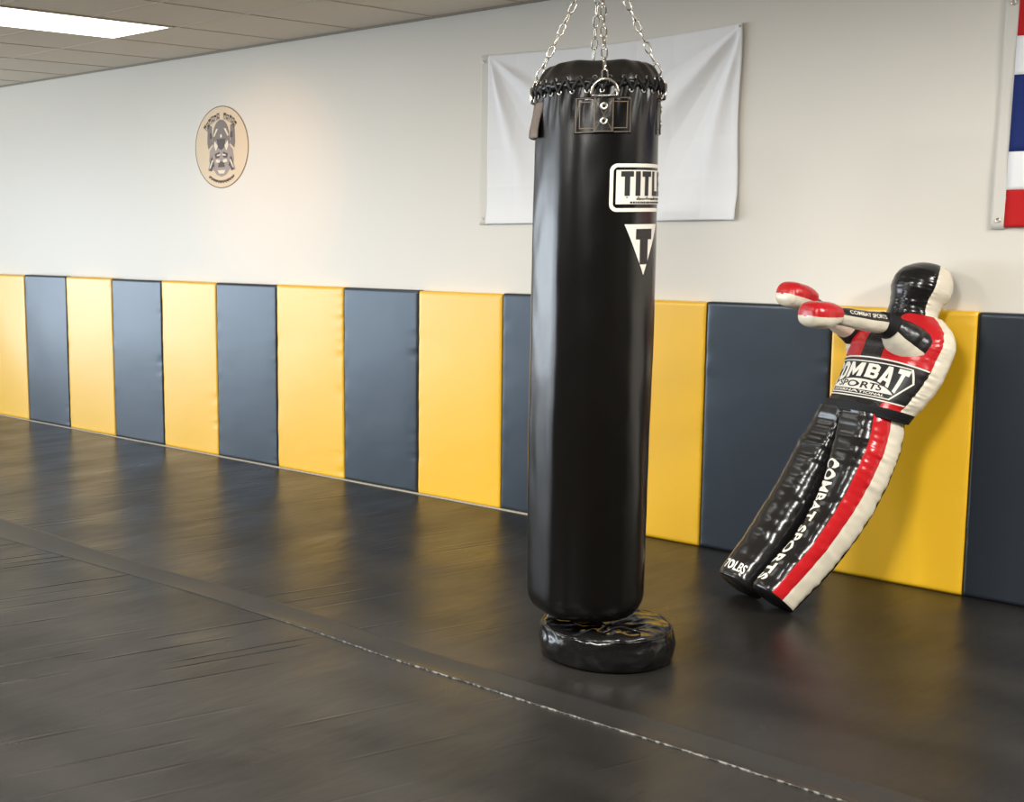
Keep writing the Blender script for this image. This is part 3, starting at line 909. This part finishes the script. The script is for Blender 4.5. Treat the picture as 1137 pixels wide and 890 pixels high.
# ------------------------------------------------------------------ floor base below the bag
KC = Vector((6.654, -1.707, 0)); KR = 0.243; KH = 0.135
base = empty('bag_base', (KC.x, KC.y, 0), 'low round wrinkled black vinyl floor base under the punching bag', 'bag base')
def kdir(phi): return HB*math.cos(R(phi)) + RB*math.sin(R(phi))
def baseS(phi, s):
    # s 0..1: bottom edge -> side -> top seam -> sunken centre
    key = [0, .06, .2, .42, .52, .60, .75, .9, 1]
    rr = catmull(key, [.93, .99, 1.02, 1.0, .965, .90, .62, .3, .02], s)*KR
    zz = catmull(key, [0.0, .012, .055, .100, .118, .126, .128, .112, .105], s)
    cx, sx = math.cos(R(phi)), math.sin(R(phi))
    w = smoothstep(.04, .2, s)
    n1 = nz(cx*2.3, sx*2.3, s*4)
    n2 = nz(cx*6+3, sx*6, s*9)
    n3 = abs(nz(cx*3.7+s*3, sx*3.7-7, s*5))
    rr += w*(0.008*n1+0.0025*n2-0.006*n3)*(1 if s < .6 else .4)
    zz += smoothstep(.45, .7, s)*(0.016*n1+0.004*n2-0.014*n3)
    # a dimple and a lifted lump on the left half of the top
    return KC + kdir(phi)*rr + Vector((0, 0, max(zz, 0) + (0.010*sx*-1*smoothstep(.45, .6, s)*smoothstep(1, .6, s))*-0.3))
us2 = [i*2.5-180 for i in range(144)]
bm = bmesh.new()
V = grid_surface(bm, baseS, us2, [k/70 for k in range(71)], close_u=True, cap0=True, cap1=True, uvs=False)
link('cover', bm, M_gloss, base)
for s, rd in ((0.50, .0035), (0.035, .003)):
    bm = bmesh.new(); tube(bm, [baseS(u, s)+Vector((0, 0, .002)) for u in us2], rd, 6, closed=True)
    link('piping', bm, M_gloss, base)
# carry handle tab lying on the top
bm = bmesh.new()
pts = [baseS(a, s)+Vector((0, 0, .006+h)) for a, s, h in ((38, .66, 0), (30, .70, .012), (18, .73, .016), (6, .72, .012), (-4, .68, 0))]
tube(bm, pts, 0.007, 8)
link('handle', bm, M_gloss, base)

# ------------------------------------------------------------------ grappling dummy
F0 = Vector((6.740, -0.766, 0)); 
DF = Vector((-0.42, -0.9075, 0)).normalized(); DL = Vector((-DF.y, DF.x, 0))
def D(s, l, z): return F0 - DF*s + DL*l + Vector((0, 0, z))
dummy = empty('grappling_dummy', (F0.x, F0.y, 0), 'black, red and white grappling dummy leaning on yellow pad with arms forward', 'training dummy')

def sgp(x, p): return math.copysign(abs(x)**p, x)
class Body:
    """a stuffed tube: keys v; centre (s, l, z); half width a; half depth front bf, back bb; exponents"""
    def __init__(self, keys, cen, a, bf, bb, n_out, n_in=None, side=0, tilt=None, wr=0.0, wf=30, seams=(), seed=0.0):
        self.k, self.cen, self.a, self.bf, self.bb, self.no, self.ni = keys, cen, a, bf, bb, n_out, (n_in or n_out)
        self.side, self.tilt, self.wr, self.wf, self.seams, self.seed = side, tilt, wr, wf, seams, seed
    def frame(self, v):
        c = catmull(self.k, self.cen, v); e = 0.01
        c1 = catmull(self.k, self.cen, min(v+e, self.k[-1])); c0 = catmull(self.k, self.cen, max(v-e, self.k[0]))
        ax = (D(*c1)-D(*c0)).normalized()
        if self.tilt:
            tl = R(catmull(self.k, self.tilt, v)); ax = (-DF*math.sin(tl)+Vector((0, 0, math.cos(tl)))).normalized()
        lat = (DL - ax*DL.dot(ax)).normalized()
        fr = lat.cross(ax) * 1
        if fr.dot(DF) < 0: fr = -fr
        return D(*c), ax, lat, fr
    def S(self, phi, v, off=0.0):
        c, ax, lat, fr = self.frame(v)
        a, bf, bb = (catmull(self.k, q, v) for q in (self.a, self.bf, self.bb))
        no, ni = catmull(self.k, self.no, v), catmull(self.k, self.ni, v)
        t = R(phi); sn, cs = math.sin(t), math.cos(t)
        inner = (sn*self.side < 0)
        n = ni if inner else no
        x = a*sgp(sn, 2/n); y = (bf if cs > 0 else bb)*sgp(cs, 2/n)
        rr = math.hypot(x, y)
        d = off
        if self.wr:
            p3 = (sn*1.2+self.seed, cs*1.2, v)
            d += self.wr*(nz(sn*0.8+self.seed, cs*0.8, v*self.wf) + 0.6*nz(sn*1.3+self.seed, cs*1.3+7, v*self.wf*2.3))
            for (sp, amp, fq) in self.seams:
                dphi = abs(((phi-sp)+180) % 360-180)
                d += amp*(math.exp(-(dphi/9)**2)*nz(self.seed+3.3+sp, v*fq)*1.6 - 0.8*math.exp(-(dphi/3.0)**2))
        dirv = (lat*x + fr*y)
        if rr > 1e-6: dirv = dirv*(1+d/rr)
        return c + dirv
    def mesh(self, nu=120, nv=80, v0=None, v1=None, cap0=True, cap1=True):
        bm = bmesh.new()
        k0, k1 = (self.k[0] if v0 is None else v0), (self.k[-1] if v1 is None else v1)
        us = [-180+360*i/nu for i in range(nu)]
        vs = [k0+(k1-k0)*j/nv for j in range(nv+1)]
        grid_surface(bm, self.S, us, vs, close_u=True, cap0=cap0, cap1=cap1)
        bmesh.ops.recalc_face_normals(bm, faces=bm.faces[:])
        return bm

CW = srgb(224, 215, 194); CR = (0.52, 0.012, 0.016, 1); CK = (0.0105, 0.0095, 0.009, 1)
M_torso = bands_material('torso_panels', [
    (-80, -11, 0.505, 2, CR), (11, 80, 0.505, 2, CR),
    (40, 80, -1, 0.10, CR), (-80, -40, -1, 0.10, CR),
    (76, 128, -2, 3, CW), (-128, -76, -2, 3, CW)], CK, rough=0.27)
M_leg = bands_material('leg_panels', [(41, 80, 0.01, 2, CR), (80, 124, 0.01, 2, CW)], CK, bump=[(9, 0.12, 0.010, 2, (1, 1, 3.0))], rough=0.20)
M_legr = bands_material('leg_panels_right', [(-80, -41, 0.01, 2, CR), (-124, -80, 0.01, 2, CW)], CK, bump=[(9, 0.12, 0.010, 2, (1, 1, 3.0))], rough=0.20)
M_head = bands_material('head_panels', [(68, 180.5, -2, 3, CW), (-180.5, -68, -2, 3, CW), (136, 180.5, -2, 3, CK), (-180.5, -136, -2, 3, CK)], CK, bump=[(26, 0.2, 0.006, 3, ONE)], rough=0.2)
# arms: u = 0 on top, 180 below
M_arm = bands_material('arm_panels', [(0, 0, 0, 0, CK), (84, 180.5, .5, 3, CW), (-180.5, -84, .5, 3, CW), (108, 180.5, -2, .5, CW), (-180.5, -108, -2, .5, CW)], CK, rough=0.3)
M_fist = bands_material('fist_panels', [(93, 180.5, -2, 1.5, CW), (-180.5, -93, -2, 1.5, CW), (10, 93, -2, 1.5, CR), (-93, -10, -2, 1.5, CR), (-93, 93, .7, 1.5, CR), (93, 180.5, 1.5, 3, CR)], CK, rough=0.24)

torso = Body([0, .2, .42, .62, .78, .90, 1.0],
    [(.557, .046, .803), (.600, .056, .863), (.649, .060, .935), (.690, .056, 1.015), (.718, .056, 1.085), (.738, .060, 1.145), (.745, .064, 1.195)],
    [.196, .210, .226, .238, .240, .200, .130],
    [.130, .140, .152, .160, .150, .122, .094],
    [.090, .090, .090, .086, .080, .076, .076],
    [2.5, 2.5, 2.4, 2.3, 2.3, 2.2, 2.0],
    tilt=[17, 20, 23, 22, 20, 18, 16], wr=0.0025, wf=10, seams=((76, .005, 34), (128, .005, 34), (-76, .005, 34)))
link('torso', torso.mesh(160, 110), M_torso, dummy)
head = Body([0, .12, .3, .55, .78, .93, 1.0],
    [(.742, .056, 1.165), (.746, .056, 1.20), (.758, .058, 1.245), (.782, .062, 1.305), (.802, .064, 1.360), (.826, .066, 1.398), (.838, .066, 1.411)],
    [.140, .108, .102, .118, .107, .068, .02],
    [.112, .100, .108, .124, .110, .066, .02],
    [.088, .080, .085, .094, .085, .058, .02],
    [2, 2, 2.1, 2.2, 2.2, 2.1, 2],
    tilt=[18, 18, 20, 22, 24, 24, 24], wr=0.0025, wf=9, seams=((68, .004, 30), (136, .004, 30), (-68, .003, 30)), seed=4)
link('head', head.mesh(120, 70), M_head, dummy)
belt = Body([0, .5, 1], [(.543, .038, .778), (.551, .041, .796), (.560, .046, .814)], [.196, .199, .202], [.132, .137, .141], [.096, .096, .096], [2.5]*3, tilt=[15, 16, 17], wr=.0015, wf=4)
link('waistband', belt.mesh(120, 14), M_belt, dummy)
legs = {}
for sd, nm in ((1, 'left'), (-1, 'right')):
    sx = sd
    far = sd < 0
    b = Body([0, .04, .25, .5, .72, .88, 1.0],
        [(.036, (-.096 if far else .104), .052), (.052, (-.096 if far else .106), .070), (.205, (-.098 if far else .138), .236), (.356, (-.096 if far else .140), .428), (.455, (-.090 if far else .132), .594), (.507, (-.078 if far else .124), .690), (.540, (-.064 if far else .114), .792)],
        ([.092, .098, .110, .116, .114, .104, .092] if far else [.084, .088, .084, .096, .108, .104, .096]),
        [.086, .092, .102, .114, .124, .126, .126],
        [.080, .086, .094, .102, .100, .096, .090],
        [2.8, 2.8, 2.8, 2.7, 2.6, 2.5, 2.4],
        [2.4, 2.4, 2.4, 2.6, 4.5, 9, 14], side=sd,
        tilt=[41, 41, 40, 36, 30, 23, 16], wr=0.0036, wf=17, seams=((80*sd, .003, 34), (122*sd, .003, 34)), seed=sd*2.0)
    legs[sd] = link('leg', b.mesh(120, 130), M_leg if sd > 0 else M_legr, dummy)
    legs[(sd, 'b')] = b

# arms along a path; local u=0 is the upper side
class Limb:
    def __init__(self, pts, rads, keys, n=2.2, wr=.003, seed=0, wf=10):
        self.p, self.r, self.k, self.n, self.wr, self.seed, self.wf = pts, rads, keys, n, wr, seed, wf
    def S(self, phi, v, off=0.0):
        c = D(*catmull(self.k, self.p, v)); e = .01
        ax = (D(*catmull(self.k, self.p, min(v+e, self.k[-1])))-D(*catmull(self.k, self.p, max(v-e, self.k[0])))).normalized()
        lat = ax.cross(Vector((0, 0, 1))).normalized()
        if lat.dot(DL) < 0: lat = -lat
        up = lat.cross(ax); 
        if up.z < 0: up = -up
        rw, ru, rd = catmull(self.k, self.r, v)
        t = R(phi); sn, cs = math.sin(t), math.cos(t)
        x = rw*sgp(sn, 2/self.n); y = (ru if cs > 0 else rd)*sgp(cs, 2/self.n)
        d = off + self.wr*(nz(sn+self.seed, cs, v*self.wf)+.5*nz(sn*2+self.seed, cs*2, v*self.wf*2))
        rr = max(1e-6, math.hypot(x, y))
        return c + (lat*x+up*y)*(1+d/rr)
    def mesh(self, nu=72, nv=50, v0=None, v1=None):
        bm = bmesh.new()
        k0, k1 = (self.k[0] if v0 is None else v0), (self.k[-1] if v1 is None else v1)
        grid_surface(bm, self.S, [-180+360*i/nu for i in range(nu)], [k0+(k1-k0)*j/nv for j in range(nv+1)], close_u=True, cap0=True, cap1=True)
        bmesh.ops.recalc_face_normals(bm, faces=bm.faces[:])
        return bm
def arm(root, elbow, wrist, fist, l_el, seed):
    # root etc: (s, l, z)
    t0 = root
    L_ = Limb([t0, tuple(.5*a+.5*b for a, b in zip(t0, elbow)), elbow, tuple(.5*a+.5*b for a, b in zip(elbow, wrist)), wrist],
              [(.100, .070, .100), (.076, .062, .076), (.050, .046, .048), (.046, .040, .042), (.038, .034, .036)], [0, .3, .5, .78, 1], seed=seed)
    a = link('arm', L_.mesh(72, 60), M_arm, dummy)
    E_ = Limb(L_.p, [tuple(q+.004 for q in r_) for r_ in L_.r], L_.k, seed=seed, wr=.001)
    link('elbow_band', E_.mesh(60, 8, .46, .585), M_belt, a)
    return L_
def fist(tip, wrist, seed):
    d = [w-t for t, w in zip(tip, wrist)]
    P = [tuple(w-d_*q for w, d_ in zip(wrist, d)) for q in (-.04, .12, .35, .62, .83, .93, .985, 1.0)]
    L_ = Limb(P, [(.044, .042, .030), (.054, .050, .040), (.064, .056, .050), (.068, .057, .052), (.062, .054, .046), (.052, .047, .036), (.036, .034, .022), (.010, .010, .006)],
              [0, .15, .35, .6, .82, .92, .98, 1], n=2.7, wr=.0015, seed=seed, wf=6)
    return link('fist', L_.mesh(72, 50), M_fist, dummy)
armL = arm((.640, .170, 1.092), (.515, .155, 1.176), (.260, .150, 1.224), None, 0, 1.0)
fist((.104, .150, 1.230), (.250, .150, 1.222), 5)
armR = arm((.675, -.130, 1.075), (.620, -.150, 1.120), (.385, -.150, 1.252), None, 0, 9.0)
fist((.240, -.150, 1.302), (.385, -.150, 1.262), 8)
# white piping where the near arm is sewn to the chest
# ---- printed marks on the dummy
def torso_wrap(off):
    # x metres round the chest from the centre line, y along 0..1 in v
    def f(x, y):
        return torso.S(math.degrees(x/0.19), .10+(y-.085)*(.405/.37), off)
    return f
T = torso_wrap(.002)
# chest band: black field, white rules, pennant outline, words
XB = R(74)*.19
bandk = link('chest_band', wrap(poly_bm([rect(-XB, .085, XB, .455)]), torso_wrap(.0012), .012, (0, 1), .02), M_printk, dummy)
P = stroke([(-XB, .455), (0, .467), (XB, .455)], .012) + stroke([(-XB, .085), (XB, .085)], .012)
link('band_edging', wrap(poly_bm(P), T, .012, (0, 1), .02), M_print, bandk)
xs_ = .19
def vv(y): return y
pen = [(-.135, .112), (.150, .112), (.208, .31), (.172, .428), (-.172, .428), (-.208, .31)]
link('pennant_outline', wrap(poly_bm(stroke(pen, .010, True)), T, .012, (0, 1), .02), M_print, bandk)
def put_text(body, x0, x1, y0, y1, m, parent, surf, bold=.02, shear=0.0, warp=None, step=.012, name='lettering', axes=(0, 1), taper=0):
    b = text_bm(body, y1-y0, x1-x0, bold, shear)
    bm_map(b, lambda x, y: (x+(x0+x1)/2, y+y0))
    if warp: slice_bm(b, step, 0); bm_map(b, warp)
    return link(name, wrap(b, surf, step, axes), m, parent)
# arched top word: letters taller toward the right end
def w1(x, y):
    t = (x+.175)/.35
    base_ = .282 - .12*max(0, (t-.52)/.48)**1.4 - .12*max(0, (.48-t)/.48)**1.4
    return x, base_ + (y-.27)/(.415-.27)*(.412-base_)
def block_word(word, x0, x1, gap=.10):
    G = {
     'C': (.70, stroke([(.58, .34), (.58, .22), (.48, .12), (.22, .12), (.12, .22), (.12, .78), (.22, .88), (.48, .88), (.58, .78), (.58, .66)], .235)),
     'O': (.70, stroke([(.12, .22), (.22, .12), (.48, .12), (.58, .22), (.58, .78), (.48, .88), (.22, .88), (.12, .78)], .235, True)),
     'M': (.92, [[(0, 0), (.23, 0), (.23, .50), (.46, .06), (.69, .50), (.69, 0), (.92, 0), (.92, 1), (.68, 1), (.46, .52), (.24, 1), (0, 1)]]),
     'B': (.70, [rect(0, 0, .235, 1)] + stroke([(.2, .12), (.46, .12), (.58, .21), (.58, .40), (.46, .50), (.2, .50)], .21) + stroke([(.2, .52), (.44, .52), (.56, .61), (.56, .79), (.44, .885), (.2, .885)], .21)),
     'A': (.82, [[(0, 0), (.23, 0), (.50, 1), (.27, 1)], [(.59, 0), (.82, 0), (.55, 1), (.32, 1)], [(.2, .2), (.62, .2), (.57, .37), (.25, .37)]]),
     'T': (.72, [rect(0, .79, .72, 1), rect(.24, 0, .48, .79)])}
    tot = sum(G[c][0] for c in word)+gap*(len(word)-1)
    k = (x1-x0)/tot; x = x0; out = []
    for c in word:
        for p in G[c][1]: out.append([(x+px_*k, .27+py_*.145) for px_, py_ in p])
        x += (G[c][0]+gap)*k
    return out
cb = poly_bm(block_word('COMBAT', -.178, .172))
slice_bm(cb, .012, 0); bm_map(cb, w1)
link('lettering', wrap(cb, T, .012, (0, 1), .02), M_print, bandk)
def ell(cx, cy, rx, ry, n=40): return [(cx+rx*math.cos(2*PI*k/n), cy+ry*math.sin(2*PI*k/n)) for k in range(n)]
def lens(n=24):
    up = [(-.152+.304*k/n, .162+.098*math.sin(PI*k/n)**.8) for k in range(n+1)]
    dn = [(.152-.304*k/n, .162-.005*math.sin(PI*k/n)) for k in range(1, n)]
    return up+dn
link('logo_lens', wrap(poly_bm([lens()]), T, .012, (0, 1), .02), M_print, bandk)
put_text('SPORTS', -.092, .092, .174, .238, M_printk, bandk, torso_wrap(.0032), bold=.018)
put_text('INTERNATIONAL', -.122, .120, .126, .150, M_print, bandk, T, bold=.02)
# leg lettering
bl = legs[(1, 'b')]
def leg_text(x, y):   # x runs down the leg, y towards the outer side
    return bl.S(-27 + y*1.0, .67 - x, .0022)
tb = text_bm('COMBAT SPORTS', 28, .62, .03, 0, spacing=1.05)
bm_map(tb, lambda x, y: (x+.31, y))
slice_bm(tb, .012, 0); slice_bm(tb, 6, 1)
for v in tb.verts: v.co = leg_text(v.co.x, v.co.y)
link('leg_lettering', tb, M_print, legs[1])
br = legs[(-1, 'b')]
tb = text_bm('70LBS', .042, 56, .02, 0)
slice_bm(tb, 5, 0)
for v in tb.verts: v.co = br.S(v.co.x+8, .045+v.co.y, .0022)
link('weight_mark', tb, M_print, legs[-1])
# small print along the near forearm
tb = text_bm('COMBAT SPORTS', 26, .34, .02, 0)
slice_bm(tb, .012, 0)
for v in tb.verts: v.co = armL.S(70 - (v.co.y), .78 - v.co.x, .002)
link('arm_lettering', tb, M_print, dummy)

# ------------------------------------------------------------------ light
def area(name, loc, rot, sx, sy, power, col):
    l = bpy.data.lights.new(name, 'AREA'); l.shape = 'RECTANGLE'; l.size = sx; l.size_y = sy; l.energy = power; l.color = col
    o = bpy.data.objects.new(name, l); o.location = loc; o.rotation_euler = rot; COL.objects.link(o); return o
# daylight through the shop window of the left end wall
area('window_daylight', (X0-.12, (WY0+WY1)/2, (WZ0+WZ1)/2), (0, -PI/2, 0), WZ1-WZ0, WY1-WY0, 730, (0.83, 0.915, 1.0))
# ceiling troffers of the room beyond the frame
for x, y in ((5.25, -3.9), (7.7, -3.9), (2.8, -3.9), (7.7, -6.4), (5.25, -6.4), (9.6, -1.5)):
    area('troffer_light', (x, y, CEIL-.02), (0, 0, 0), .55, 1.2, 55 if x < 4 else 148, (1.0, 0.975, 0.925))
# unseen warm spot added to make the glow on the wall around the emblem
l = bpy.data.lights.new('warm_glow_spot', 'SPOT'); l.energy = 70; l.color = (1.0, .46, .10); l.spot_size = R(36); l.spot_blend = 1.0; l.shadow_soft_size = .08
o = bpy.data.objects.new('warm_glow_spot', l); o.location = (3.2, -2.6, CEIL-.06); COL.objects.link(o)
o.rotation_euler = (Vector((2.95, 0, 1.9))-o.location).to_track_quat('-Z', 'Y').to_euler()

w = bpy.data.worlds.new('World'); scene.world = w; w.use_nodes = True
bg = w.node_tree.nodes['Background']; bg.inputs[0].default_value = (0.80, 0.88, 1.0, 1); bg.inputs[1].default_value = 1.0

# ------------------------------------------------------------------ camera
PX, PY, FOC = -265.0, -9.667, 1427.42
cr = Vector((0.68391337, 0.72947872, -0.01110354)); cu_ = Vector((-0.08738011, 0.097013, 0.99143996)); cf = Vector((-0.72431154, 0.67708882, -0.13009042))
cam = bpy.data.cameras.new('camera'); cam.sensor_fit = 'HORIZONTAL'; cam.sensor_width = 36; cam.lens = FOC/1137*36
cam.shift_x = -PX/1137; cam.shift_y = PY/1137
cam.clip_start = .05; cam.clip_end = 100
co = bpy.data.objects.new('camera', cam); COL.objects.link(co)
Mx = Matrix((cr, cu_, -cf)).transposed().to_4x4(); Mx.translation = (9.21964817, -5.80369122, 1.61661083)
co.matrix_world = Mx
scene.camera = co

scene.view_settings.view_transform = 'Standard'; scene.view_settings.look = 'None'
scene.view_settings.gamma = 1.0; scene.view_settings.use_curve_mapping = False
scene.view_settings.exposure = 0.0
scene.cycles.use_denoising = True
